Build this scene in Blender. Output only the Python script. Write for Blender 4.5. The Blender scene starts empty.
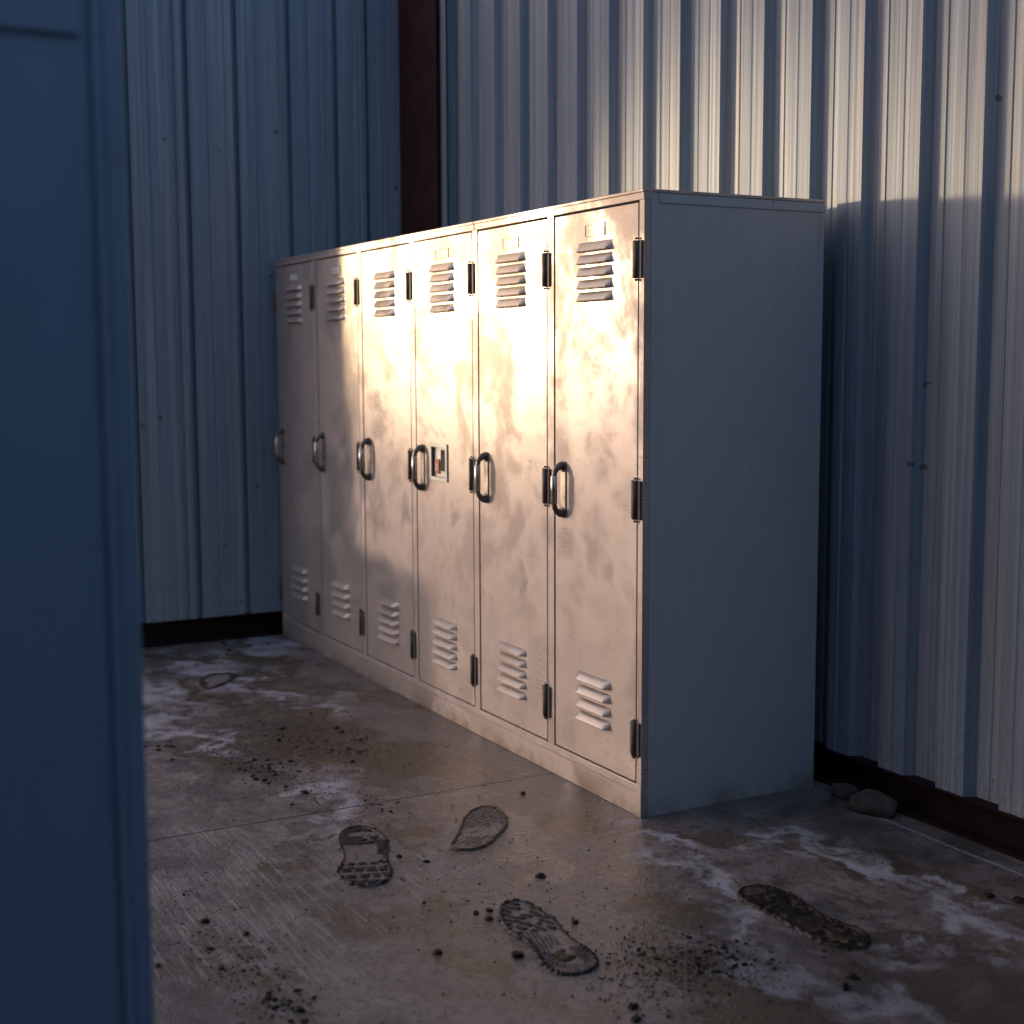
import bpy, bmesh, math, random
from mathutils import Vector, Matrix, noise as mnoise
random.seed(7)
SC = bpy.context.scene
COL = SC.collection
PI = math.pi

# ------------------------------------------------------------------ materials
class NT:
    """small node helper"""
    def __init__(self, nt): self.t = nt; self.n = nt.nodes; self.l = nt.links
    def add(self, typ, **kw):
        n = self.n.new(typ)
        for k, v in kw.items():
            if k == 'inp':
                for i, val in v.items(): self.put(n, i, val)
            else: setattr(n, k, v)
        return n
    def put(self, n, i, val):
        s = n.inputs[i]
        if isinstance(val, bpy.types.NodeSocket): self.l.new(val, s)
        elif hasattr(s.default_value, '__len__') and not hasattr(val, '__len__'): s.default_value = (val,)*len(s.default_value)
        elif hasattr(s.default_value, '__len__') and len(s.default_value) == 4 and len(val) == 3: s.default_value = (*val, 1)
        else: s.default_value = val
    def math(self, op, a, b=0.0, c=0.0, clamp=False):
        n = self.add('ShaderNodeMath', operation=op, use_clamp=clamp, inp={0: a, 1: b, 2: c}); return n.outputs[0]
    def noise(self, vec, scale=5, detail=4, rough=.55, dist=0, dim='3D'):
        n = self.add('ShaderNodeTexNoise', noise_dimensions=dim)
        if vec is not None: self.put(n, 'Vector', vec)
        self.put(n, 'Scale', scale); self.put(n, 'Detail', detail); self.put(n, 'Roughness', rough); self.put(n, 'Distortion', dist)
        return n.outputs['Fac']
    def ramp(self, fac, lo, hi, a=0.0, b=1.0):
        n = self.add('ShaderNodeMapRange', interpolation_type='SMOOTHSTEP')
        for k, v in (('Value', fac), ('From Min', lo), ('From Max', hi), ('To Min', a), ('To Max', b)): self.put(n, k, v)
        return n.outputs[0]
    def mix(self, fac, a, b, mode='MIX'):
        n = self.add('ShaderNodeMix', data_type='RGBA', blend_type=mode)
        self.put(n, 0, fac); self.put(n, 6, a); self.put(n, 7, b); return n.outputs[2]
    def scaled(self, vec, sx, sy, sz, loc=(0, 0, 0), rot=(0, 0, 0)):
        n = self.add('ShaderNodeMapping'); self.put(n, 'Vector', vec)
        n.inputs['Scale'].default_value = (sx, sy, sz); n.inputs['Location'].default_value = loc; n.inputs['Rotation'].default_value = rot
        return n.outputs[0]
    def bump(self, h, strength=.3, dist=.01, normal=None):
        n = self.add('ShaderNodeBump'); self.put(n, 'Height', h); self.put(n, 'Strength', strength); self.put(n, 'Distance', dist)
        if normal is not None: self.put(n, 'Normal', normal)
        return n.outputs[0]

def newmat(name):
    m = bpy.data.materials.new(name); m.use_nodes = True
    k = NT(m.node_tree); b = m.node_tree.nodes['Principled BSDF']
    return m, k, b

def plain(name, col, rough=.5, metal=0.0, spec=.5, vary=.12):
    m, k, b = newmat(name)
    pos = k.add('ShaderNodeNewGeometry').outputs['Position']
    nz = k.noise(pos, 14, 4)
    dark = tuple(c*(1-vary*2) for c in col); lite = tuple(min(1, c*(1+vary)) for c in col)
    k.put(b, 'Base Color', k.mix(k.ramp(nz, .3, .7), dark, lite))
    k.put(b, 'Roughness', k.ramp(nz, .2, .8, max(.05, rough-.06), rough+.08))
    b.inputs['Metallic'].default_value = metal; b.inputs['Specular IOR Level'].default_value = spec
    return m

def paint_mat(name, base, dirt, metal, r0, r1, dirt_amt=.55, streak=True):
    """worn enamel on sheet steel: cloudy sheen, grime smudges, fine scratches, specks"""
    m, k, b = newmat(name)
    pos = k.add('ShaderNodeNewGeometry').outputs['Position']
    big = k.noise(pos, 2.1, 5, .62, .6)
    mid = k.noise(k.scaled(pos, 4.6, 4.6, 4.2, (3, 1, 2)), 1, 7, .64, .25)
    drip = k.noise(k.scaled(pos, 26, 26, 1.6), 1, 4, .6)
    fine = k.noise(k.scaled(pos, 90, 90, 60, rot=(0, .5, 0)), 1, 3, .6)
    scr = k.noise(k.scaled(pos, 30, 30, 260, rot=(0, .35, 0)), 1, 2, .5)
    smud = k.ramp(k.math('MULTIPLY', mid, k.ramp(big, .36, .62, .7, 1.25)), .47, .70)
    spot = k.ramp(k.noise(pos, 60, 2, .5), .735, .76)
    c = k.mix(k.math('MULTIPLY', smud, dirt_amt*.62), base, dirt)
    c = k.mix(k.ramp(drip, .45, .8, 0, .22), c, tuple(x*.72 for x in base))
    c = k.mix(k.math('MULTIPLY', spot, .55), c, (.10, .055, .03))
    # grime close to the floor
    sep = k.add('ShaderNodeSeparateXYZ'); k.put(sep, 0, pos)
    low = k.math('MULTIPLY', k.ramp(sep.outputs['Z'], .0, .09, 1, 0), k.ramp(mid, .38, .6))
    c = k.mix(k.math('MULTIPLY', low, .6), c, (.16, .11, .06))
    k.put(b, 'Base Color', c)
    r = k.math('ADD', k.ramp(k.math('ADD', k.math('MULTIPLY', mid, .55), k.math('MULTIPLY', big, .45)), .40, .60, r0, r1), k.math('MULTIPLY', k.ramp(scr, .55, .75), -.08))
    k.put(b, 'Roughness', k.math('ADD', r, k.math('MULTIPLY', fine, .05)))
    b.inputs['Metallic'].default_value = metal
    h = k.math('ADD', k.math('MULTIPLY', big, .5), k.math('MULTIPLY', scr, .006))
    h = k.math('ADD', h, k.math('MULTIPLY', fine, .02))
    k.put(b, 'Normal', k.bump(h, .35, .012))
    return m

M = {}
M['locker'] = paint_mat('locker_paint', (.49, .415, .365), (.31, .225, .18), .50, .27, .60)
M['locker_side'] = paint_mat('locker_side_paint', (.46, .445, .43), (.40, .375, .35), .15, .48, .62, .25)
M['blue_locker'] = paint_mat('blue_locker_paint', (.20, .235, .29), (.15, .18, .225), .1, .42, .55, .3)
M['hardware'] = plain('dark_bronze', (.19, .15, .125), .34, .8)
M['hinge'] = plain('hinge_steel', (.125, .092, .072), .6, .1, .3)
M['chrome'] = plain('worn_nickel', (.58, .50, .42), .26, .9)
M['gap'] = plain('dark_interior', (.018, .014, .012), .8)
M['cream'] = plain('cream_plate', (.74, .69, .58), .4, .1)
M['card'] = plain('paper_card', (.80, .77, .72), .7)
M['ink'] = plain('card_ink', (.22, .19, .17), .7)
M['red'] = plain('red_tag_plastic', (.42, .05, .025), .45)
M['white'] = plain('white_print', (.85, .82, .78), .6)
M['rust_steel'] = plain('red_oxide_steel', (.022, .0065, .005), .75, .0, .2, .2)
M['column'] = plain('column_red_oxide', (.060, .014, .008), .6, .0, .3, .2)
M['stone'] = plain('brown_stone', (.10, .072, .058), .9, 0, .3, .25)
M['clod'] = plain('dark_mud', (.020, .012, .009), .55, 0, .2, .3)
M['clod2'] = plain('brown_mud', (.070, .040, .022), .55, 0, .25, .3)

def wall_mat(name, metal=.22):
    m, k, b = newmat(name)
    pos = k.add('ShaderNodeNewGeometry').outputs['Position']
    st1 = k.noise(k.scaled(pos, 70, 70, .5), 1, 4, .65)
    st2 = k.noise(k.scaled(pos, 19, 19, .35, (2, 5, 0)), 1, 3, .6)
    cl = k.noise(pos, 1.3, 4, .6, .4)
    grain = k.noise(k.scaled(pos, 160, 160, 55), 1, 3, .7)
    c = k.mix(k.ramp(st1, .3, .7), (.195, .212, .235), (.345, .345, .355))
    c = k.mix(k.ramp(st2, .42, .60, 0, .7), c, (.20, .235, .275))
    sep = k.add('ShaderNodeSeparateXYZ'); k.put(sep, 0, pos)
    low = k.math('MULTIPLY', k.ramp(sep.outputs['Z'], .1, .75, 1, 0), k.ramp(grain, .42, .60))
    c = k.mix(k.math('MULTIPLY', low, k.ramp(cl, .35, .6, .25, .8)), c, (.42, .44, .45))
    spot = k.ramp(k.noise(pos, 21, 2, .4), .755, .77)
    c = k.mix(k.math('MULTIPLY', spot, .75), c, (.06, .045, .04))
    k.put(b, 'Base Color', c)
    k.put(b, 'Roughness', k.ramp(st1, .25, .75, .72, .55))
    b.inputs['Metallic'].default_value = metal
    h = k.math('ADD', k.math('MULTIPLY', st2, .6), k.math('MULTIPLY', st1, .25))
    h = k.math('ADD', h, k.math('MULTIPLY', grain, .04))
    k.put(b, 'Normal', k.bump(h, .5, .006))
    return m
M['wall'] = wall_mat('galvanised_sheet')

def floor_mat():
    m, k, b = newmat('stained_concrete')
    pos = k.add('ShaderNodeNewGeometry').outputs['Position']
    sep = k.add('ShaderNodeSeparateXYZ'); k.put(sep, 0, pos); X, Y = sep.outputs['X'], sep.outputs['Y']
    warp = k.add('ShaderNodeTexNoise'); k.put(warp, 'Vector', pos); k.put(warp, 'Scale', 3.2); k.put(warp, 'Detail', 6.0); k.put(warp, 'Roughness', .65)
    off = k.add('ShaderNodeVectorMath', operation='SUBTRACT'); k.put(off, 0, warp.outputs['Color']); k.put(off, 1, (.5, .5, .5))
    sc = k.add('ShaderNodeVectorMath', operation='SCALE'); k.put(sc, 0, off.outputs[0]); k.put(sc, 'Scale', .95)
    wp = k.add('ShaderNodeVectorMath', operation='ADD'); k.put(wp, 0, pos); k.put(wp, 1, sc.outputs[0]); wp = wp.outputs[0]
    def blob(cx, cy, rx, ry, rot=0, soft=.35):
        a = math.radians(rot)
        s = k.add('ShaderNodeVectorMath', operation='SUBTRACT'); k.put(s, 0, wp); k.put(s, 1, (cx, cy, 0))
        r = k.add('ShaderNodeVectorRotate', rotation_type='Z_AXIS'); k.put(r, 'Vector', s.outputs[0]); k.put(r, 'Angle', -a)
        q = k.add('ShaderNodeVectorMath', operation='MULTIPLY'); k.put(q, 0, r.outputs[0]); k.put(q, 1, (1/rx, 1/ry, 0))
        d = k.add('ShaderNodeVectorMath', operation='LENGTH'); k.put(d, 0, q.outputs[0])
        return k.ramp(d.outputs['Value'], 1-soft, 1+soft, 1, 0)
    def union(bl):
        o = bl[0]
        for x in bl[1:]: o = k.math('MAXIMUM', o, x)
        return o
    n1 = k.noise(pos, 1.7, 6, .62, .5); n2 = k.noise(pos, 6.5, 7, .7, .4); n3 = k.noise(pos, 34, 5, .7); n4 = k.noise(pos, 150, 3, .6)
    c = k.mix(k.ramp(n2, .36, .64), (.085, .060, .048), (.250, .192, .165))
    c = k.mix(k.ramp(n1, .38, .66, 0, .55), c, (.185, .145, .125))
    c = k.mix(k.ramp(n3, .47, .62, 0, .62), c, (.070, .050, .042))
    c = k.mix(k.ramp(k.noise(pos, 62, 5, .8), .53, .66, 0, .5), c, (.36, .30, .28))
    # chalky dried patches
    pale = union([blob(1.15, -.85, .55, .2, 20), blob(.55, -.45, .35, .16, 10), blob(1.0, -.35, .5, .11, 30), blob(1.55, -.95, .35, .12, 20), blob(.3, -.15, .25, .12),
                  blob(2.15, -.62, .12, .05, 0), blob(1.75, -.68, .1, .05), blob(1.42, -.42, .2, .06), blob(2.62, -.85, .3, .08, -20),
                  blob(4.05, -.33, .30, .06, 10), blob(3.85, -.18, .15, .05), blob(4.25, .03, .25, .06, 15), blob(4.35, -.20, .3, .05, 5),
                  blob(3.62, .25, .35, .09, 15), blob(3.9, .32, .3, .09, 10), blob(4.3, .22, .35, .08), blob(3.62, -.16, .2, .05), blob(3.3, -.02, .14, .04, 0), blob(4.45, .45, .3, .08)])
    pale = k.math('MULTIPLY', pale, k.ramp(n2, .36, .58))
    c = k.mix(k.math('MULTIPLY', pale, .85), c, (.40, .355, .37))
    # mud films; the far right blobs also paint in that corner's darkening
    mud = union([blob(1.75, -.60, .62, .20, 12), blob(2.15, -.45, .50, .16, 25), blob(1.15, -.22, .6, .07, 22), blob(.62, -.30, .35, .09, 0), blob(.25, -.62, .3, .07, 60),
                 blob(1.95, -.95, .34, .07, 15), blob(1.05, -.62, .4, .05, 15), blob(3.36, -1.02, .22, .08, 15), blob(3.55, -.86, .14, .05, -30), blob(2.95, -1.02, .22, .05, -35),
                 blob(3.60, -1.38, .45, .05, -5), blob(3.86, -.85, .2, .05, 0), blob(3.05, -.17, .20, .07, 15), blob(3.80, -.33, .24, .09, 15), blob(4.25, -.42, .4, .07, 0),
                 blob(4.20, .12, .28, .05, 35), blob(4.45, -.05, .3, .07, 0), blob(3.75, .20, .28, .04, 0), blob(2.9, -.62, .2, .04, -20), blob(4.5, .10, .30, .10, 30), blob(4.35, -.45, .4, .12, 0), blob(4.0, .42, .35, .05, 0), blob(3.35, .12, .2, .05, 30)])
    mud_shade = k.math('MULTIPLY', mud, k.ramp(n2, .30, .52, .35, 1))
    c = k.mix(k.math('MULTIPLY', mud_shade, .88), c, k.mix(k.ramp(n3, .3, .7), (.055, .033, .015), (.125, .078, .036)))
    corner_shade = k.math('MULTIPLY', union([blob(4.45, -.15, .55, .30, 0, .5), blob(3.75, .50, .45, .12, 0, .4), blob(3.7, -1.6, .6, .15, -8, .5)]), .50)  # shade painted into the floor colour at its darker corners
    c = k.mix(corner_shade, c, (.045, .034, .034))
    # rusty drips near the walls
    rust = k.math('MULTIPLY', k.ramp(k.noise(pos, 4.4, 5, .6), .60, .72), .6)
    c = k.mix(rust, c, (.060, .030, .018))
    # fine brushed strokes
    br = k.noise(k.scaled(pos, 5, 95, 1, rot=(0, 0, math.radians(-8))), 1, 3, .6)
    brm = k.math('MULTIPLY', union([blob(3.25, -1.22, .55, .28, -8, .5), blob(3.15, -.78, .35, .10, -5, .5)]), 1.0)
    c = k.mix(k.math('MULTIPLY', brm, k.ramp(br, .50, .66, 0, .40)), c, (.46, .40, .385))
    # saw-cut joint running across the slab and a chalk line by the wall
    jd = k.math('ABSOLUTE', k.math('SUBTRACT', X, k.math('ADD', 2.628, k.math('MULTIPLY', n3, .006))))
    joint = k.ramp(jd, .0025, .0065, 1, 0)
    c = k.mix(k.math('MULTIPLY', joint, .85), c, (.02, .014, .012))
    cd = k.math('ABSOLUTE', k.math('SUBTRACT', Y, k.math('ADD', .604, k.math('MULTIPLY', n2, .02))))
    chalk = k.math('MULTIPLY', k.ramp(cd, .003, .009, 1, 0), k.math('MULTIPLY', k.ramp(X, 3.35, 3.55), k.ramp(n3, .38, .5, .3, 1)))
    c = k.mix(k.math('MULTIPLY', chalk, .6), c, (.42, .43, .47))
    spk = k.ramp(n4, .60, .68)
    c = k.mix(k.math('MULTIPLY', spk, .5), c, (.05, .038, .032))
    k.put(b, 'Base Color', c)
    r = k.ramp(n2, .32, .68, .24, .50)
    r = k.math('SUBTRACT', r, k.math('MULTIPLY', mud_shade, .10))
    r = k.math('ADD', r, k.math('MULTIPLY', pale, .14))
    wet = union([blob(2.42, -.36, .22, .10, 10), blob(2.98, -.42, .34, .13, 0), blob(3.2, -.45, .2, .1, 0), blob(2.75, -.55, .2, .1, 0)])
    r = k.math('SUBTRACT', r, k.math('MULTIPLY', wet, .18))
    k.put(b, 'Roughness', k.math('MAXIMUM', r, .16))
    b.inputs['Specular IOR Level'].default_value = .6
    h = k.math('ADD', k.math('MULTIPLY', n3, .35), k.math('MULTIPLY', n4, .18))
    h = k.math('ADD', h, k.math('MULTIPLY', k.math('MULTIPLY', br, brm), .35))
    h = k.math('SUBTRACT', h, k.math('MULTIPLY', joint, .6))
    h = k.math('ADD', h, k.math('MULTIPLY', n2, .5))
    h = k.math('ADD', h, k.math('MULTIPLY', k.noise(pos, 75, 4, .7), .3))
    k.put(b, 'Normal', k.bump(h, .8, .011))
    return m
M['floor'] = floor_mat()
M['ground'] = plain('outside_gravel', (.14, .12, .10), .9, 0, .2, .3)

def mud_mat(name, lo, hi, rough):
    m, k, b = newmat(name)
    pos = k.add('ShaderNodeNewGeometry').outputs['Position']
    n = k.noise(pos, 55, 5, .7)
    k.put(b, 'Base Color', k.mix(k.ramp(n, .35, .65), lo, hi))
    k.put(b, 'Roughness', k.ramp(n, .3, .7, rough-.08, rough+.12))
    k.put(b, 'Normal', k.bump(k.noise(pos, 160, 3), .5, .003)); b.inputs['Specular IOR Level'].default_value = .25
    return m
M['mud_dark'] = mud_mat('wet_dark_mud', (.006, .004, .003), (.024, .013, .008), .46)
M['mud_brown'] = mud_mat('wet_brown_mud', (.055, .030, .018), (.150, .085, .048), .40)
M['mud_film'] = mud_mat('thin_brown_mud', (.100, .072, .058), (.215, .170, .145), .32)
M['mud_faint'] = mud_mat('dried_mud_film', (.14, .115, .10), (.26, .215, .195), .45)

# ------------------------------------------------------------------ mesh helpers
def to_obj(name, bm, mats, parent=None, smooth=False, loc=None):
    bmesh.ops.recalc_face_normals(bm, faces=bm.faces)
    me = bpy.data.meshes.new(name); bm.to_mesh(me); bm.free()
    for mm in (mats if isinstance(mats, (list, tuple)) else [mats]): me.materials.append(mm)
    if smooth:
        for p_ in me.polygons: p_.use_smooth = True
    o = bpy.data.objects.new(name, me); COL.objects.link(o)
    if parent: o.parent = parent
    if loc: o.location = loc
    return o

def box(bm, x0, x1, y0, y1, z0, z1, bev=0.0, mi=0, seg=1):
    t = bmesh.new()
    r = bmesh.ops.create_cube(t, size=1)
    for v in t.verts:
        v.co = Vector(((x0+x1)/2 + v.co.x*(x1-x0), (y0+y1)/2 + v.co.y*(y1-y0), (z0+z1)/2 + v.co.z*(z1-z0)))
    if bev: bmesh.ops.bevel(t, geom=list(t.edges), offset=bev, segments=seg, affect='EDGES', profile=.5)
    merge(bm, t, mi)

def merge(bm, t, mi=0, mat=None):
    vm = {}
    for v in t.verts: vm[v] = bm.verts.new(mat @ v.co if mat else v.co)
    for f in t.faces:
        try: nf = bm.faces.new([vm[v] for v in f.verts]); nf.material_index = mi; nf.smooth = f.smooth
        except ValueError: pass
    t.free()

def tube(bm, pts, r, n=10, mi=0, caps=True, flat=1.0):
    """round tube along a polyline"""
    pts = [Vector(p) for p in pts]; rings = []
    up = Vector((1, 0, 0))
    for i, p in enumerate(pts):
        d = (pts[min(i+1, len(pts)-1)] - pts[max(i-1, 0)]).normalized()
        a = up - d*up.dot(d)
        if a.length < 1e-4: a = Vector((0, 0, 1)) - d*d.z
        a.normalize(); b = d.cross(a)
        rr = r[i] if isinstance(r, (list, tuple)) else r
        rings.append([bm.verts.new(p + a*rr*math.cos(2*PI*j/n) + b*rr*flat*math.sin(2*PI*j/n)) for j in range(n)])
    for i in range(len(rings)-1):
        for j in range(n):
            f = bm.faces.new((rings[i][j], rings[i][(j+1) % n], rings[i+1][(j+1) % n], rings[i+1][j])); f.material_index = mi; f.smooth = True
    if caps:
        for rg in (rings[0][::-1], rings[-1]):
            f = bm.faces.new(rg); f.material_index = mi

def struct(o, label):
    o['kind'] = 'structure'; o['label'] = label; return o
def tag(o, label, cat, group=None, kind=None):
    o['label'] = label; o['category'] = cat
    if group: o['group'] = group
    if kind: o['kind'] = kind
    return o
def empty(name, loc, rz=0):
    o = bpy.data.objects.new(name, None); COL.objects.link(o); o.location = loc; o.rotation_euler = (0, 0, rz); o.empty_display_size = .2
    return o

# ------------------------------------------------------------------ the shed
def sheet(prof, z0, z1, th=.0012, axis='x', plane=0.0, out=-1):
    """profiled steel sheet: prof = [(along, depth)], extruded in z, with a back face"""
    bm = bmesh.new(); a = []; 
    for u, d in prof:
        for dd in (0, th):
            pass
    def P(u, d, z): return (u, plane - out*d, z) if axis == 'x' else (plane + out*d, u, z)
    zs = [z0, z1]
    fr = [[bm.verts.new(P(u, d, z)) for z in zs] for u, d in prof]
    bk = [[bm.verts.new(P(u, d + th, z)) for z in zs] for u, d in prof]
    for i in range(len(prof)-1):
        bm.faces.new((fr[i][0], fr[i+1][0], fr[i+1][1], fr[i][1]))
        bm.faces.new((bk[i][1], bk[i+1][1], bk[i+1][0], bk[i][0]))
        bm.faces.new((fr[i][0], bk[i][0], bk[i+1][0], fr[i+1][0]))
        bm.faces.new((fr[i][1], fr[i+1][1], bk[i+1][1], bk[i][1]))
    for i in (0, -1): bm.faces.new((fr[i][0], fr[i][1], bk[i][1], bk[i][0]))
    return bm

# back wall (crests at y=.715, pans .03 behind), ribs every .2336 m
prof = []
pitch = .2336; x0 = .33; k = 0
xe = 1.59 - pitch*6
prof.append((xe - .02, .0))
while xe < 6.6:
    c1 = xe + pitch                                     # crest spans c1-.105 .. c1 ; then drop to the pan
    prof += [(xe, .0), (xe+.018, .034), (xe+.062, .034), (xe+.066, .031), (xe+.070, .034), (xe+.112, .034), (xe+.130, .0),
             (xe+.168, .0), (xe+.173, .0022), (xe+.184, .0022), (xe+.189, .0)]
    xe = c1
bm = sheet(prof, .108, 3.4, plane=.715, out=-1, axis='x')
struct(to_obj('wall_back', bm, M['wall']), 'corrugated galvanised steel wall behind the lockers')

# left wall: narrow dark grooves about every .25 m; ends at the doorway
def left_prof(y0, y1):
    pr = [(y0, .0)]
    gr = [-.905, -.672, -.4575, -.400, -.165, .092, .33, .50, .60]
    g0 = -1.13
    while g0 > -8: gr.append(g0); g0 -= .245
    for g in sorted(gr):
        if g - .03 > y0 and g + .03 < y1:
            w = .011 if abs(g + .4575) > .01 else .007
            dep = .034 if w > .01 else .012
            pr += [(g-.055, .0), (g-.051, .003), (g-.040, .003), (g-.036, 0)] if g-.06 > pr[-1][0] else []
            pr += [(g-w-.004, .0), (g-w, dep), (g+w, dep), (g+w+.004, .0)]
            nxt = g + .10
            if nxt < y1 - .06 and not any(abs(nxt - q) < .055 for q in gr):
                pr += [(nxt-.004, 0), (nxt, .004), (nxt+.004, 0)]
    pr.append((y1, .0))
    return [p_ for i, p_ in enumerate(pr)]
LW = -.03
bm = sheet(left_prof(-.718, .70), .118, 3.4, axis='y', plane=LW, out=-1)
struct(to_obj('wall_left', bm, M['wall']), 'corrugated steel wall at the left end of the lockers')
KZ = .625
bm = sheet(left_prof(-1.36, -.722), .118, KZ, axis='y', plane=LW, out=-1)
box(bm, LW-.05, LW+.012, -1.37, -.722, KZ, KZ+.02, .003)
struct(to_obj('shade_wall_sill', bm, M['wall']), 'low sheet steel sill wall added out of view to shade the lower doors')  # added blocker: casts the shadow across the foot of the doors
bm = bmesh.new()
box(bm, LW-.10, LW-.036, -.80, -.722, 0, 3.4, .004)
struct(to_obj('trim_5', bm, M['rust_steel']), 'red oxide jamb post at the open bay')

# red oxide base channels
def channel_x(name, xa, xb, y, z0, z1, label):
    bm = bmesh.new()
    box(bm, xa, xb, y+.040, y+.048, z0+.007, z1-.007)
    box(bm, xa, xb, y-.012, y+.048, z0, z0+.007, .001)
    box(bm, xa, xb, y+.005, y+.048, z1-.007, z1, .001)
    return struct(to_obj(name, bm, M['rust_steel']), label)
channel_x('trim_1', .0, 6.6, .705, 0, .107, 'dark red oxide base channel under the back wall')
bm = bmesh.new()
box(bm, LW-.050, LW-.042, -1.36, .70, .007, .109); box(bm, LW-.05, LW+.008, -1.36, .70, 0, .007, .001); box(bm, LW-.05, LW-.004, -1.36, .70, .109, .116, .001)
struct(to_obj('trim_2', bm, M['rust_steel']), 'dark red oxide base channel under the left wall')
# corner column, an H section with its flange to the room
bm = bmesh.new()
box(bm, -.022, .395, .664, .676, 0, 3.4, .002)
box(bm, .180, .192, .676, .700, 0, 3.4)
struct(to_obj('trim_3', bm, M['column']), 'dark red oxide steel corner column')
# folded flashings that close the corner
bm = bmesh.new()
box(bm, -.026, -.022, .50, .664, .12, 3.4); box(bm, .397, .45, .690, .694, .12, 3.4)
struct(to_obj('trim_4', bm, M['wall']), 'folded corner flashing beside the column')

bm = bmesh.new(); box(bm, LW-.11, 9, -7, .80, -.15, 0)
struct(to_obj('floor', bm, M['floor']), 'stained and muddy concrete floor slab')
bm = bmesh.new(); box(bm, -60, 60, -60, 60, -.35, -.16)
struct(to_obj('ground', bm, M['ground']), 'gravel ground outside the shed')
bm = bmesh.new(); box(bm, 2.6, 8.4, -3.4, -3.3, 0, 4.4)
struct(to_obj('shade_wall_front', bm, M['wall']), 'unseen wall added behind the camera to shade the right side')  # added out of view, keeps sky light off the floor and back wall
bm = bmesh.new(); box(bm, 8.3, 8.4, -3.29, .7, 0, 2.1)
struct(to_obj('shade_wall_right', bm, M['rust_steel']), 'unseen low wall added at the far right to block low sky light')  # added out of view, darkens the wall foot and floor on the right

# ------------------------------------------------------------------ lockers
W, D, H = 3.144, .648, 1.808
STEP = W/6
ZT, ZB = 1.778, .097

def louver(bm, x0, x1, z0, z1, out, n=10):
    """pressed hood: skin leaves the door at z1 and stands off by `out` at z0, rounded ends, open below"""
    prof = [(0, 1.0), (.22, .93), (.60, .60), (.94, .22), (1.0, .14), (.94, .07), (.80, .03)]
    cols = []
    for i in range(n+1):
        u = i/n; x = x0 + (x1-x0)*u
        e = min(u, 1-u)*(x1-x0)/.010
        s = 1.0 if e >= 1 else math.sin(e*PI/2)
        cols.append([bm.verts.new((x, -out*s*d - .0003, z1 + (z0-z1)*(1-h)) if False else (x, -out*s*d - .0003, z0 + (z1-z0)*h)) for d, h in prof] + [bm.verts.new((x, .002, z0 + (z1-z0)*.02))])
    for a, b in zip(cols, cols[1:]):
        for j in range(len(a)-2):
            f = bm.faces.new((a[j], a[j+1], b[j+1], b[j])); f.smooth = j < 3
    # dark mouth under the lip
    for a, b in zip(cols, cols[1:]):
        f = bm.faces.new((a[-2], b[-2], b[-1], a[-1])); f.material_index = 1

def vent_bm(cx, zc0, zc1, n, w=.19, out=.024, fill=.90):
    bm = bmesh.new(); p_ = (zc1 - zc0)/n
    for i in range(n):
        z = zc0 + p_*i
        us = 14
        louver(bm, cx-w/2, cx+w/2, z+.004, z+p_*fill, out, us)
    return bm

def handle_bm():
    """D pull: two stout feet, upright grip standing off the door, slim backing plate"""
    bm = bmesh.new(); h = .084
    box(bm, -.0165, .0165, -.004, 0, -h-.004, h+.004, .0018, 1)
    pts = []
    for s in (1, -1):
        seg = [(0, -.003, s*(h-.010)), (0, -.014, s*(h-.010)), (0, -.024, s*(h-.016)), (0, -.032, s*(h-.026)), (0, -.035, s*(h-.040))]
        pts += seg if s == 1 else seg[::-1]
    rr = [.0140, .0125, .0100, .0085, .0078]
    tube(bm, pts, rr + rr[::-1], 12, 0)
    for s in (1, -1):
        tube(bm, [(0, -.003, s*(h-.012)), (0, -.009, s*(h-.012))], [.0175, .0160], 14, 0)
    return bm
def grip_bm():
    bm = bmesh.new()
    tube(bm, [(0, -.0355, z) for z in (.045, .043, .0, -.043, -.045)], [.0085, .0105, .0105, .0105, .0085], 12)
    return bm

def hinge_bm(hh):
    bm = bmesh.new()
    box(bm, -.023, .023, -.006, 0, -hh, hh, .001)
    tube(bm, [(0, -.008, -hh), (0, -.008, hh)], .0075, 10)
    for s in (-1, 1): tube(bm, [(0, -.007, s*(hh+.003)), (0, -.007, s*(hh+.009))], [.006, .003], 10)
    for s in (-1, 1):
        for t in (-.6, 0, .6):
            tube(bm, [(s*.0145, -.003, t*hh), (s*.0145, -.0055, t*hh)], .0028, 8)
    return bm

def holder_bm():
    bm = bmesh.new(); w, h = .052, .015
    box(bm, -w, w, -.0028, 0, -h-.003, -h, .0006); box(bm, -w, w, -.0028, 0, h, h+.003, .0006)
    box(bm, -w-.003, -w, -.0028, 0, -h-.003, h+.003, .0006); box(bm, w, w+.003, -.0028, 0, -h-.003, h+.003, .0006)
    box(bm, -w, w, -.0010, 0, -h, h, 0, 1)
    return bm
def card_bm(i):
    bm = bmesh.new(); w, h = .045, .0125
    box(bm, -w, w, -.0022, -.0011, -h, h, 0, 0)
    rnd = random.Random(i)
    for z in (.006, -.001, -.007):
        x = -.036
        while x < .030:
            l = rnd.uniform(.006, .016); box(bm, x, min(x+l, .036), -.0026, -.0022, z-.0012, z+.0012, 0, 1); x += l + .005
    return bm

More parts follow.
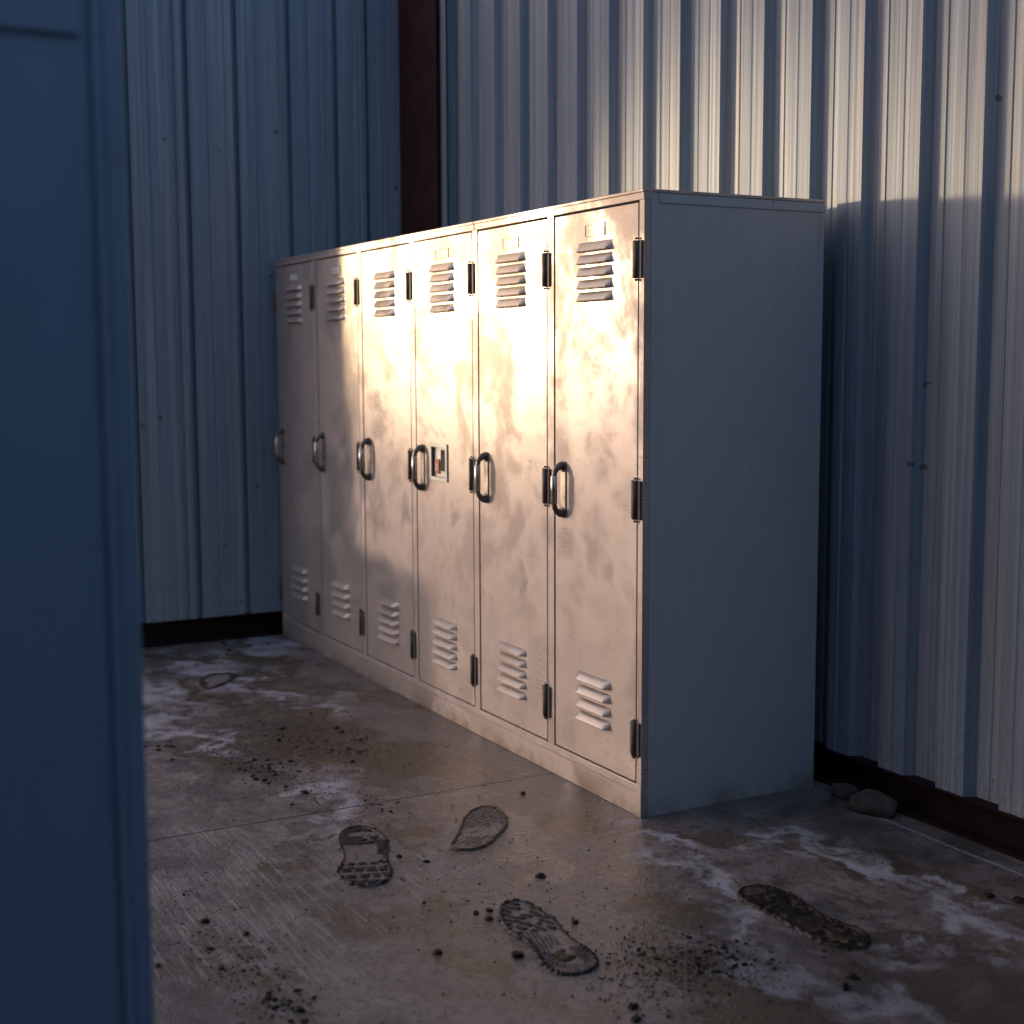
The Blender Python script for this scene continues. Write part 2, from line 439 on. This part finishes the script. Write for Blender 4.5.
def rects_with_hole(bm, x0, x1, z0, z1, y0, y1, hole):
    hx0, hx1, hz0, hz1 = hole
    xs = [x0, hx0, hx1, x1]; zs = [z0, hz0, hz1, z1]
    V = {}
    for yi, y in enumerate((y0, y1)):
        for i, x in enumerate(xs):
            for j, z in enumerate(zs): V[yi, i, j] = bm.verts.new((x, y, z))
    for i in range(3):
        for j in range(3):
            if i == 1 and j == 1: continue
            for yi in (0, 1): bm.faces.new((V[yi, i, j], V[yi, i+1, j], V[yi, i+1, j+1], V[yi, i, j+1]))
    def side(path):
        for a, b in zip(path, path[1:] + path[:1]): bm.faces.new((V[0, *a], V[0, *b], V[1, *b], V[1, *a]))
    side([(0, 0), (1, 0), (2, 0), (3, 0), (3, 1), (3, 2), (3, 3), (2, 3), (1, 3), (0, 3), (0, 2), (0, 1)])
    side([(1, 1), (2, 1), (2, 2), (1, 2)])

def cabinet_shell(root, width, step, n, paint, side):
    """posts, rails, plinth, top lid, ends, back"""
    bm = bmesh.new()
    for i in range(n+1):
        xc = i*step
        a, b = (max(0, xc-.020), min(width, xc+.020))
        if i == 0: a, b = 0, .020
        if i == n: a, b = width-.026, width
        box(bm, a, b, -.001, .022, ZB-.001, ZT+.001, .0012)
    for a, b in ([(.0004, step*4-.002), (step*4+.002, width-.0004)] if n == 6 else [(.0004, width-.0004)]):
        box(bm, a, b, -.002, .030, ZT, H-.004, .002)
    box(bm, .0004, width-.0004, -.002, .030, .072, ZB, .003)
    box(bm, .0004, width-.0004, .003, .021, 0, .073, .0015)
    for xe, xf in ((-.0006, .029), (width-.029, width+.0006)): box(bm, xe, xf, -.0025, .0221, 0, .09, .001)
    to_obj('cabinet_frame', bm, [paint], root)
    bm = bmesh.new(); cut = step*4 if n == 6 else None
    segs = [(0, cut-.0015), (cut+.0015, width)] if cut else [(0, width)]
    for a, b in segs: box(bm, a, b, -.006, D, H-.0095, H, .0018)
    to_obj('top_panel', bm, [paint], root)
    for nm, xe, s in (('end_panel', width, 1), ('end_panel', 0, -1)):
        bm = bmesh.new()
        xa, xb = sorted((xe - s*.018, xe - s*(.0035 if n == 6 else .008)))
        box(bm, xa, xb, .022, D, .0, 1.775, .001)                         # recessed sheet
        xa, xb = sorted((xe - s*.018, xe))
        box(bm, xa, xb, .0225, (.046 if n == 6 else .036), 0, (H-.0105), .0012)                    # front return
        box(bm, xa, xb, .048, D, 1.7705 - (.05 if n == 2 else 0), (H-.0105), .0012)                   # lid flange
        box(bm, *sorted((xe - s*.018, xe - s*.001)), D-.016, D, 0, 1.768, .001)
        for y, z in ((.058, .035), (.063, .052), (D-.03, .04)):
            tube(bm, [(xe - s*.006, y, z), (xe - s*.0025, y, z)], .0035, 8)
        to_obj(nm, bm, [side], root)
    bm = bmesh.new(); box(bm, .018, width-.018, D-.006, D-.001, .0, 1.788); to_obj('back_panel', bm, [side], root)
    bm = bmesh.new(); box(bm, .019, width-.019, .045, .05, .01, 1.77); o = to_obj('interior', bm, [M['gap']], root)

def locker_bank(loc, rz, n, paint, side, label, cat, vents=None, far_pull=False):
    width = STEP*n
    root = empty('locker_bank', loc, rz); tag(root, label, cat)
    cabinet_shell(root, width, STEP, n, paint, side)
    hm, gm, hbig = handle_bm(), grip_bm(), None
    hme = gme = None; hinge_me = {}
    for i in range(n):
        xa = i*STEP + .0265; xb = (i+1)*STEP - .0265
        if i == n-1: xb = width - .032
        bm = bmesh.new()
        latch = (n == 6 and i == 3)
        if latch:
            rects_with_hole(bm, xa, xb, ZB+.005, ZT-.005, .0, .018, (1.735, 1.855, .905, 1.015))
        else: box(bm, xa, xb, .0, .018, ZB+.005, ZT-.005, .0022, 0, 2)
        d = to_obj('locker_door', bm, [paint], root)
        cx = i*STEP + STEP/2
        nv = (vents[i] if vents else 5)
        to_obj('louver_vent', vent_bm(cx, 1.503, 1.686, 5, out=.017), [paint, M['gap']], d, loc=(0, 0, 0))
        top = .385 if n == 6 else .385
        p_ = .0415 if nv == 4 else .037
        to_obj('louver_vent', vent_bm(cx, top - p_*nv, top, nv, out=.021, fill=.74), [paint, M['gap']], d, loc=(0, 0, 0))
        # name card
        h_ = to_obj('card_holder', holder_bm(), [paint, paint], d, loc=(cx, 0, 1.716))
        if i in (0, 1) and n == 6: to_obj('name_card', card_bm(i), [M['card'], M['ink']], d, loc=(cx, -.0002, 1.716))
        # pull
        hx = i*STEP + .079
        if i == 0: hx = .072
        if far_pull: hx = (i+1)*STEP - .085
        if hme is None:
            o = to_obj('handle', hm, [M['hardware'], M['chrome']], d, loc=(hx, 0, .931)); hme = o.data
            g = to_obj('handle_grip', gm, [M['chrome']], d, loc=(hx, 0, .931)); gme = g.data
        else:
            for nm, me in (('handle', hme), ('handle_grip', gme)):
                o = bpy.data.objects.new(nm, me); COL.objects.link(o); o.parent = d; o.location = (hx, 0, .931)
        for zc, hh in () if far_pull else ((1.615, .052), (.934, .056), (.233, .050)):
            x_h = (i+1)*STEP - .023 if i < n-1 else width - .029
            if hh not in hinge_me: hinge_me[hh] = to_obj('hinge', hinge_bm(hh), [M['hinge']], d, loc=(x_h, -.0012, zc)).data
            else:
                o = bpy.data.objects.new('hinge', hinge_me[hh]); COL.objects.link(o); o.parent = d; o.location = (x_h, -.0012, zc)
        if latch:
            bm = bmesh.new(); x0_, x1_, z0_, z1_ = 1.735, 1.855, .905, 1.015; fw = .014
            for a in ((x0_-fw, x0_, z0_-fw, z1_+fw), (x1_, x1_+fw, z0_-fw, z1_+fw), (x0_, x1_, z0_-fw, z0_), (x0_, x1_, z1_, z1_+fw)):
                box(bm, a[0], a[1], -.006, -.0002, a[2], a[3], .001)
            box(bm, x0_, x1_, .008, .010, z0_, z1_)                       # back of the cup
            box(bm, x0_-.001, x0_, 0, .016, z0_, z1_); box(bm, x1_, x1_+.001, 0, .016, z0_, z1_)
            box(bm, x0_, x1_, 0, .016, z0_-.001, z0_); box(bm, x0_, x1_, 0, .016, z1_, z1_+.001)
            o = to_obj('latch_cup', bm, [M['cream']], d); o['label'] = 'cream recessed latch cup'
            bm = bmesh.new(); box(bm, 1.796, 1.832, .0045, .0078, .928, 1.006, .001)
            o = to_obj('latch_slot', bm, [M['gap']], d); o['label'] = 'dark slot in latch cup'
            bm = bmesh.new(); box(bm, 1.748, 1.786, .0030, .0078, .916, .970, .001)
            cxr, czr = 1.766, .941
            for dz, r_ in ((.0065, .0055), (-.0065, .0070)):
                t = bmesh.new(); ring = [[], []]
                for j in range(16):
                    a = 2*PI*j/16
                    for q, s in enumerate((1, .58)): ring[q].append(t.verts.new((cxr + r_*s*math.cos(a), .0026, czr + dz + r_*s*math.sin(a))))
                for j in range(16): t.faces.new((ring[0][j], ring[0][(j+1) % 16], ring[1][(j+1) % 16], ring[1][j]))
                merge(bm, t, 1)
            o = to_obj('lock_tag', bm, [M['red'], M['white']], d); o['label'] = 'red tag with a small white figure'
    # pivot barrels that show beyond the left edge
    for zc in () if far_pull else (1.615, .233):
        bm = bmesh.new(); tube(bm, [(-.004, -.003, zc-.05), (-.004, -.003, zc+.05)], .007, 10)
        to_obj('hinge', bm, [M['hinge']], root)
    return root

locker_bank((0, 0, 0), 0, 6, M['locker'], M['locker_side'],
            'long beige metal locker bank with six louvered doors and pulls against the corrugated wall', 'lockers',
            vents=[4, 4, 5, 5, 5, 4])
FX, FY = 4.705, -1.800
# the nearer bank stands across the aisle, front to front
locker_bank((FX, FY, 0), PI, 2, M['blue_locker'], M['blue_locker'],
            'blurred dark blue locker cabinet filling the left edge, close to the camera', 'lockers', far_pull=True)

# ------------------------------------------------------------------ footprints
PR_A = [(2.806, -0.756), (2.816, -0.731), (2.851, -0.717), (2.891, -0.712), (2.938, -0.716), (2.994, -0.732), (3.028, -0.749), (3.064, -0.77), (3.109, -0.787), (3.155, -0.798), (3.204, -0.815), (3.235, -0.839), (3.253, -0.867), (3.258, -0.897), (3.246, -0.924), (3.217, -0.938), (3.187, -0.948), (3.133, -0.944), (3.106, -0.933), (3.07, -0.906), (3.034, -0.886), (2.983, -0.867), (2.938, -0.858), (2.887, -0.846), (2.848, -0.823), (2.816, -0.794)]
PR_B = [(2.822, -0.381), (2.828, -0.331), (2.886, -0.322), (2.965, -0.343), (3.029, -0.386), (3.07, -0.432), (3.111, -0.473), (3.135, -0.51), (3.14, -0.554), (3.126, -0.589), (3.086, -0.599), (3.032, -0.549), (2.95, -0.493), (2.871, -0.441)]
PR_C = [(3.523, -0.667), (3.508, -0.64), (3.515, -0.613), (3.54, -0.599), (3.578, -0.594), (3.628, -0.591), (3.678, -0.594), (3.71, -0.603), (3.751, -0.611), (3.793, -0.614), (3.838, -0.611), (3.878, -0.614), (3.913, -0.625), (3.936, -0.642), (3.95, -0.673), (3.95, -0.701), (3.939, -0.729), (3.918, -0.745), (3.878, -0.746), (3.841, -0.74), (3.807, -0.728), (3.763, -0.716), (3.719, -0.717), (3.679, -0.724), (3.629, -0.716), (3.573, -0.698)]
PR_D = [(3.748, -0.115), (3.719, -0.082), (3.717, -0.051), (3.743, -0.021), (3.779, -0.006), (3.819, 0.002), (3.864, -0.001), (3.913, -0.013), (3.965, -0.019), (4.008, -0.008), (4.042, 0.005), (4.078, 0.006), (4.115, -0.01), (4.143, -0.04), (4.149, -0.073), (4.134, -0.102), (4.105, -0.117), (4.064, -0.129), (4.018, -0.131), (3.974, -0.127), (3.921, -0.126), (3.86, -0.129), (3.808, -0.131), (3.771, -0.127)]
PR_E = [(0.798, -0.65), (0.699, -0.6), (0.662, -0.55), (0.683, -0.513), (0.685, -0.469), (0.752, -0.468), (0.835, -0.511), (0.887, -0.566), (0.934, -0.626), (0.914, -0.662)]

def smooth_poly(P, it=2):
    for _ in range(it):
        Q = []
        for a, b in zip(P, P[1:] + P[:1]):
            Q += [(a[0]*.75+b[0]*.25, a[1]*.75+b[1]*.25), (a[0]*.25+b[0]*.75, a[1]*.25+b[1]*.75)]
        P = Q
    return P
def sdist(P, x, y):
    """signed distance to a polygon, positive inside"""
    ins = False; dm = 9.0; n = len(P)
    for i in range(n):
        ax, ay = P[i]; bx, by = P[(i+1) % n]
        if (ay > y) != (by > y) and x < (bx-ax)*(y-ay)/(by-ay)+ax: ins = not ins
        dx, dy = bx-ax, by-ay; t = max(0, min(1, ((x-ax)*dx+(y-ay)*dy)/(dx*dx+dy*dy+1e-12)))
        d = (x-ax-dx*t)**2 + (y-ay-dy*t)**2
        if d < dm: dm = d
    d = math.sqrt(dm); return d if ins else -d

def footprint(name, outline, lug_fn, mats, label, cell=.0030, hmax=.0045, rim=.0045, film=.0010):
    P = smooth_poly(outline)
    xs = [p_[0] for p_ in P]; ys = [p_[1] for p_ in P]
    cx, cy = sum(xs)/len(xs), sum(ys)/len(ys)
    # long axis
    sxx = sum((x-cx)**2 for x in xs); syy = sum((y-cy)**2 for y in ys); sxy = sum((x-cx)*(y-cy) for x, y in zip(xs, ys))
    ang = .5*math.atan2(2*sxy, sxx-syy); ca, sa = math.cos(ang), math.sin(ang)
    us = [(x-cx)*ca+(y-cy)*sa for x, y in zip(xs, ys)]; ul = (max(us)-min(us)); u0 = min(us)
    vs = [-(x-cx)*sa+(y-cy)*ca for x, y in zip(xs, ys)]; v0, vl = min(vs), max(vs)-min(vs)
    bm = bmesh.new(); V = {}; L = {}
    nx = int((max(xs)-min(xs)+.03)/cell)+1; ny = int((max(ys)-min(ys)+.03)/cell)+1
    for i in range(nx):
        for j in range(ny):
            x = min(xs)-.015+i*cell; y = min(ys)-.015+j*cell
            jx = x + .003*mnoise.noise((x*60, y*60, 1)); jy = y + .003*mnoise.noise((x*60, y*60, 7))
            s = sdist(P, jx, jy)
            if s < -.004: continue
            du, dv = (x-cx), (y-cy)
            u = ((du*ca+dv*sa)-u0)/ul; v = ((-du*sa+dv*ca)-v0)/vl
            g = max(0.0, min(1.0, lug_fn(u, v, s, x, y)))
            rimf = math.exp(-((s-.004)/.0045)**2)
            edge = max(0.0, min(1.0, (s+.004)/.004))
            nz = .5 + .5*mnoise.noise((x*90, y*90, 3))
            z = edge*(film + (g*hmax + rimf*rim)*(.65+.5*nz))
            V[i, j] = bm.verts.new((x-cx, y-cy, max(z, .0003))); L[i, j] = max(g, rimf*.9 if rim > .003 else rimf*.5)
    for i in range(nx-1):
        for j in range(ny-1):
            q = [(i, j), (i+1, j), (i+1, j+1), (i, j+1)]
            if all(a in V for a in q):
                f = bm.faces.new([V[a] for a in q]); f.material_index = 0 if sum(L[a] for a in q)/4 > .42 else 1; f.smooth = True
    bmesh.ops.delete(bm, geom=[v for v in bm.verts if not v.link_faces], context='VERTS')
    o = to_obj(name, bm, mats); o.location = (cx, cy, .0002)
    return tag(o, label, 'footprint', 'muddy shoe prints on the concrete floor')

def band(x, lo, hi, s=.02): return max(0, min(1, (x-lo)/s))*max(0, min(1, (hi-x)/s))
def nzf(x, y, s, o=0): return mnoise.noise((x*s, y*s, o*3.1))
def lugs_A(u, v, s, x, y):
    # toe end (u small) big wet block, smooth waist, ragged blocks on the far half
    a = band(u, .0, .34)*(1 if nzf(x, y, 38) > .02 - .5*band(v, .0, .55, .1) else 0)
    w = band(u, .10, .20, .03)*band(v, .25, .95)*-.9
    rows = math.sin(u*62 + nzf(x, y, 22)*1.3) > -.10
    cols = math.sin(v*30 + (int(u*9.8) % 2)*2.2 + nzf(x, y, 30, 2)*1.2) > -.62
    b = band(u, .62, 1.02)*(1 if rows and cols else 0)
    side = 1.0 if (v < .10 and .3 < u < .7) else 0
    small = band(v, .74, 1.0)*band(u, .3, .65)*(1 if nzf(x, y, 60, 5) > .05 else 0)
    return max(a + w, b, side, small)
def lugs_B(u, v, s, x, y):
    if s < .007: return .9 if nzf(x, y, 18, 8) > -.35 else 0
    return .8 if (math.sin((u*.8+v*.5)*88 + nzf(x, y, 15)*5.0) > .72 and nzf(x, y, 26, 4) > -.1) else 0
def lugs_C(u, v, s, x, y):
    if u < .44:
        r = math.sin((u*1.0 - v*.42)*74 + nzf(x, y, 22)*2.6) > -.15
        q = nzf(x, y, 46, 2) > -.10
        return (1.0 if r and q else .1) if nzf(x, y, 14, 5) > -.45 else 0
    if v > .62 and u < .68: return 0
    if u > .66 and .34 < v < .70 and u < .88: return .95 if nzf(x, y, 30, 6) > .30 else 0
    r = math.sin((v*.9 + u*.22)*86 + nzf(x, y, 16)*1.2) > .05 if u < .70 else math.sin(math.atan2(v-.5, (u-.76)*1.8)*38 + nzf(x, y, 20)) > .05
    return .8 if r and nzf(x, y, 34, 7) > -.35 else 0
def lugs_D(u, v, s, x, y):
    if u < .13 and .25 < v < .7: return .2
    if u < .50: return 1.0 if nzf(x, y, 62, 2) > -.14 or nzf(x, y, 20, 9) > .2 else .1
    if u < .68: return .9 if math.sin((v*1.2+u)*64 + nzf(x, y, 18)*2.4) > .1 else .1
    if v > .84: return 0
    return 1.0 if nzf(x, y, 75, 5) > -.05 else .1
def lugs_E(u, v, s, x, y): return .9 if s < .028 + .02*nzf(x, y, 14) and nzf(x, y, 14, 3) > -.45 else 0
MD, MF, MT = M['mud_dark'], M['mud_film'], M['mud_faint']
footprint('muddy_footprint', PR_A, lugs_A, [MD, MF], 'dark hourglass shaped wet footprint just below the slab joint, leftmost of the dark prints')
footprint('muddy_footprint', PR_B, lugs_B, [M['mud_brown'], MF], 'faint half footprint on the shiny wet floor near the locker plinth', hmax=.0035, rim=.0035, film=.0006)
footprint('muddy_footprint', PR_C, lugs_C, [MD, MF], 'full sole print with ribbed tread and curved heel, in the bottom centre of the floor')
footprint('muddy_footprint', PR_D, lugs_D, [MD, M['mud_brown']], 'long dark shoe print on the right, beyond the locker corner', hmax=.005)
footprint('muddy_footprint', PR_E, lugs_E, [M['clod2'], M['mud_faint']], 'smeared brown print far back by the left wall', hmax=.003, rim=.003, film=.0008, cell=.007)

# ------------------------------------------------------------------ stones and mud clods
def lump_bm(seed, sub=2, rough=.35):
    bm = bmesh.new(); bmesh.ops.create_icosphere(bm, subdivisions=sub, radius=1)
    for v in bm.verts:
        n = mnoise.noise(v.co*1.3 + Vector((seed*3.7, seed*1.3, 0))) + .5*mnoise.noise(v.co*3.1 + Vector((seed, 0, seed)))
        v.co *= 1 + rough*n
    z = min(v.co.z for v in bm.verts)
    for v in bm.verts:
        if v.co.z < -.55: v.co.z = -.55
    for v in bm.verts: v.co.z += .55
    return bm
o = to_obj('stone', lump_bm(11, 3, .22), M['stone'], smooth=True, loc=(3.430, .635, 0)); o.scale = (.075, .050, .040); o.rotation_euler = (0, 0, .3)
tag(o, 'rounded brown stone on the floor by the dark base channel, larger of the two', 'stone', 'stones beside the back wall')
o = to_obj('stone', lump_bm(5, 3, .25), M['stone'], smooth=True, loc=(3.275, .662, 0)); o.scale = (.052, .032, .026)
tag(o, 'small dark stone tucked behind the larger stone at the wall foot', 'stone', 'stones beside the back wall')

lumps = []
for s in range(6):
    me = bpy.data.meshes.new('mud_clod'); b_ = lump_bm(s+20, 2, .5); b_.to_mesh(me); b_.free(); me.materials.append(M['clod']); lumps.append(me)
lumps_b = []
for me in lumps: m2 = me.copy(); m2.materials.clear(); m2.materials.append(M['clod2']); lumps_b.append(m2)
def clod(x, y, r, label, group, brown=False):
    me = random.choice(lumps_b if brown else lumps)
    o = bpy.data.objects.new('mud_clod', me); COL.objects.link(o)
    r *= .68; o.location = (x, y, 0); o.scale = (r, r*random.uniform(.6, 1), r*random.uniform(.35, .6)); o.rotation_euler = (0, 0, random.uniform(0, 6.28))
    return tag(o, label, 'mud clod', group)
single = [
 (3.402, -.486, .020, 'large dark clod of mud alone on the floor right of the faint half footprint'),
 (3.538, -.742, .016, 'dark mud clod just left of the ribbed sole print, furthest out of three'),
 (3.537, -.706, .015, 'mud clod touching the toe of the ribbed sole print, upper of the close pair'),
 (3.580, -.728, .018, 'mud clod left of the ribbed sole print, lower and wider of the close pair'),
 (3.797, -.770, .022, 'big dark mud clod beneath the waist of the ribbed sole print'),
 (2.770, -.189, .013, 'small dark clod near the locker plinth above the shiny wet patch'),
 (3.159, -.699, .014, 'dark clod right of the hourglass print, outer one of the two'),
 (3.089, -.747, .012, 'reddish clod close against the right side of the hourglass print'),
 (3.696, -.919, .017, 'dark clod on the mud stain left of the ribbed sole print'),
 (3.414, -.823, .009, 'tiny clod between the hourglass print and the ribbed sole print'),
 (3.267, -1.332, .020, 'wet glinting clod at the head of the brushed streaks, lower left floor'),
 (3.424, -1.365, .014, 'clod on the streaked floor at lower left, second below the glinting one'),
 (3.539, -1.374, .015, 'clod on the streaked floor at lower left, third below the glinting one'),
 (3.456, -1.493, .013, 'clod lying closest to the blue cabinet on the lower left floor'),
 (3.776, -1.331, .015, 'clod near the bottom edge of the picture, left of its neighbour in the streaks'),
 (3.814, -1.290, .017, 'clod near the bottom edge of the picture, right of its neighbour in the streaks'),
 (4.136, -.681, .019, 'dark clod at the bottom centre edge, upper one of a stacked pair'),
 (4.185, -.705, .019, 'dark clod at the bottom centre edge, lower one of a stacked pair'),
 (.06, -.318, .020, 'dark clod at the foot of the left wall'),
 (.232, -.344, .018, 'dark clod a hand away from the left wall base'),
 (4.060, .426, .018, 'rusty brown clod at the right edge under the back wall, nearer the lockers'),
 (4.120, .465, .026, 'rusty brown clod at the far right edge of the floor'),
 (4.247, -.188, .022, 'dark clod below the long right hand print, right of a pair'),
 (4.275, -.234, .026, 'dark clod below the long right hand print, left and larger of a pair'),
 (4.110, -.150, .010, 'tiny clod just under the heel of the long right hand print'),
 (3.700, -.560, .013, 'small triangular clod at the upper edge of the ribbed sole print'),
]
for x, y, r, lb in single: clod(x, y, r, lb, 'lone mud clods on the floor')
def cluster(cx, cy, sx, sy, n, r0, r1, label, group, rot=0, brown=.3):
    for _ in range(n):
        a, b = random.gauss(0, sx), random.gauss(0, sy)
        x = cx + a*math.cos(rot)-b*math.sin(rot); y = cy + a*math.sin(rot)+b*math.cos(rot)
        if x < .08 or (y > -.03 and x < 3.2): continue
        clod(x, y, random.uniform(r0, r1), label, group, random.random() < brown)
cluster(1.86, -.44, .12, .07, 16, .007, .016, 'small dark crumb of mud scattered on the brown film below the third locker door', 'mud crumbs below the locker doors')
cluster(1.82, -.62, .16, .05, 14, .007, .014, 'crumb of mud amid the broad brown patch on the far floor', 'mud crumbs in the brown patch')
cluster(2.18, -.80, .14, .05, 24, .008, .017, 'dark crumb in the gritty clump between the brown patch and the slab joint', 'mud crumbs above the slab joint')
cluster(1.72, -1.02, .10, .03, 10, .008, .014, 'dark crumb in the short row nearest the blue cabinet', 'mud crumbs near the blue cabinet')
cluster(2.70, -.63, .06, .04, 10, .005, .010, 'tiny crumb above the hourglass print beside the joint', 'mud crumbs above the hourglass print')
cluster(4.02, -.48, .07, .08, 40, .005, .012, 'dark crumb in the wet gritty clump at bottom centre right', 'mud crumbs in the bottom clump', brown=.4)
cluster(4.05, -.36, .06, .04, 22, .006, .013, 'dark crumb trailing right of the bottom gritty clump', 'mud crumbs trailing from the bottom clump', rot=.6)
cluster(3.70, -1.30, .22, .035, 24, .006, .013, 'crumb in the dark streak along the lower left floor', 'mud crumbs along the dark streak', rot=.05)
cluster(3.85, -.62, .2, .12, 14, .004, .008, 'tiny speck of mud around the ribbed sole print', 'mud specks around the ribbed print')

# uncountable fine grit: one object
bm = bmesh.new(); rnd = random.Random(3)
def grit(cx, cy, sx, sy, n, rot=0):
    for _ in range(n):
        a, b = rnd.gauss(0, sx), rnd.gauss(0, sy)
        x = cx + a*math.cos(rot)-b*math.sin(rot); y = cy + a*math.sin(rot)+b*math.cos(rot)
        if x < .02 or (y > -.02 and x < 3.2) or y > .69 or any(sdist(P_, x, y) > -.012 for P_ in (PR_A, PR_B, PR_C, PR_D, PR_E)): continue
        r = rnd.uniform(.0015, .0045)
        vs = [bm.verts.new((x + r*rnd.uniform(.7, 1.2)*math.cos(t + rnd.uniform(-.4, .4)), y + r*rnd.uniform(.7, 1.2)*math.sin(t), .0002)) for t in (0, 1.57, 3.14, 4.71)]
        tp = bm.verts.new((x, y, r*rnd.uniform(.5, 1.0))); mi = 0 if rnd.random() < .6 else 1
        for i in range(4): bm.faces.new((vs[i], vs[(i+1) % 4], tp)).material_index = mi
grit(1.8, -.55, .28, .11, 900, .2); grit(2.1, -.80, .25, .07, 700, .2); grit(4.03, -.47, .10, .10, 700); grit(3.65, -1.32, .35, .05, 500); grit(3.6, -.7, .5, .35, 350)
grit(3.9, 0, .5, .3, 150); grit(3.0, -.9, .5, .3, 250); grit(1.2, -.5, .4, .2, 200)
o = to_obj('floor_grit', bm, [M['clod'], M['stone']])
tag(o, 'fine dark grit strewn over the concrete floor', 'grit', kind='stuff')

# ------------------------------------------------------------------ light
AZ, EL = math.radians(52.4), math.radians(4.3)
to_sun = Vector((-math.sin(AZ)*math.cos(EL), -math.cos(AZ)*math.cos(EL), math.sin(EL)))
ld = bpy.data.lights.new('low_sun', 'SUN'); ld.energy = .68; ld.color = (1.0, .74, .58); ld.angle = math.radians(3.2)
lo = bpy.data.objects.new('low_sun', ld); COL.objects.link(lo); lo.rotation_euler = to_sun.to_track_quat('Z', 'Y').to_euler()
ls = bpy.data.lights.new('added_door_spot', 'SPOT'); ls.energy = 5000; ls.color = (1.0, .77, .46); ls.spot_size = math.radians(11.2); ls.spot_blend = 1.0; ls.shadow_soft_size = .24  # added spot without a real source, makes the hot patch on the doors
so = bpy.data.objects.new('added_door_spot', ls); COL.objects.link(so); so.location = Vector((1.72, 0, 1.72)) + to_sun*9; so.rotation_euler = to_sun.to_track_quat('Z', 'Y').to_euler()

w = bpy.data.worlds.new('dusk_sky'); SC.world = w; w.use_nodes = True
k = NT(w.node_tree); bg = w.node_tree.nodes['Background']
gen = k.add('ShaderNodeTexCoord').outputs['Generated']
def dotp(v):
    v = Vector(v).normalized()
    n = k.add('ShaderNodeVectorMath', operation='DOT_PRODUCT'); k.put(n, 0, gen); k.put(n, 1, tuple(v)); return n.outputs['Value']
sep = k.add('ShaderNodeSeparateXYZ'); k.put(sep, 0, gen)
sky = k.mix(k.ramp(sep.outputs['Z'], -.05, .7), (.08, .135, .22), (.13, .235, .42))
def lobe(v, lo, hi, col, st):
    f = k.ramp(dotp(v), lo, hi); f = k.math('POWER', f, 1.6)
    n = k.add('ShaderNodeVectorMath', operation='SCALE'); k.put(n, 0, tuple(c*st for c in col)); k.put(n, 'Scale', f); return n.outputs[0]
def addv(a, b):
    n = k.add('ShaderNodeVectorMath', operation='ADD'); k.put(n, 0, a); k.put(n, 1, b); return n.outputs[0]
c = addv(sky, lobe((-.66, -.74, .10), .30, 1.0, (1.0, .82, .76), 1.75))
c = addv(c, lobe((.92, -.10, .38), .1, 1.0, (.30, .56, 1.0), .34))
c = addv(c, lobe((-.86, -.50, .10), .86, 1.0, (1.0, .72, .42), 1.5))
k.put(bg, 'Color', c); bg.inputs['Strength'].default_value = 1.0

# ------------------------------------------------------------------ camera
f_px, pit, yaw, roll = 1396.0, .108744, .495474, -.0043138
fw = Vector((-math.cos(yaw)*math.cos(pit), math.sin(yaw)*math.cos(pit), -math.sin(pit)))
r = fw.cross(Vector((0, 0, 1))).normalized(); u = r.cross(fw)
r2 = r*math.cos(roll) + u*math.sin(roll); u2 = -r*math.sin(roll) + u*math.cos(roll)
cd = bpy.data.cameras.new('camera'); cam = bpy.data.objects.new('camera', cd); COL.objects.link(cam)
cd.sensor_width = 36; cd.lens = f_px*36/1024
Mx = Matrix((r2, u2, -fw)).transposed().to_4x4(); Mx.translation = Vector((6.4482, -2.21075, 1.33566)); cam.matrix_world = Mx
cd.dof.use_dof = True; cd.dof.focus_distance = 4.1; cd.dof.aperture_fstop = 2.5
SC.camera = cam
SC.view_settings.view_transform = 'Standard'; SC.view_settings.look = 'None'; SC.view_settings.gamma = 1; SC.view_settings.exposure = 0
SC.view_settings.use_curve_mapping = False
SC.cycles.use_denoising = True
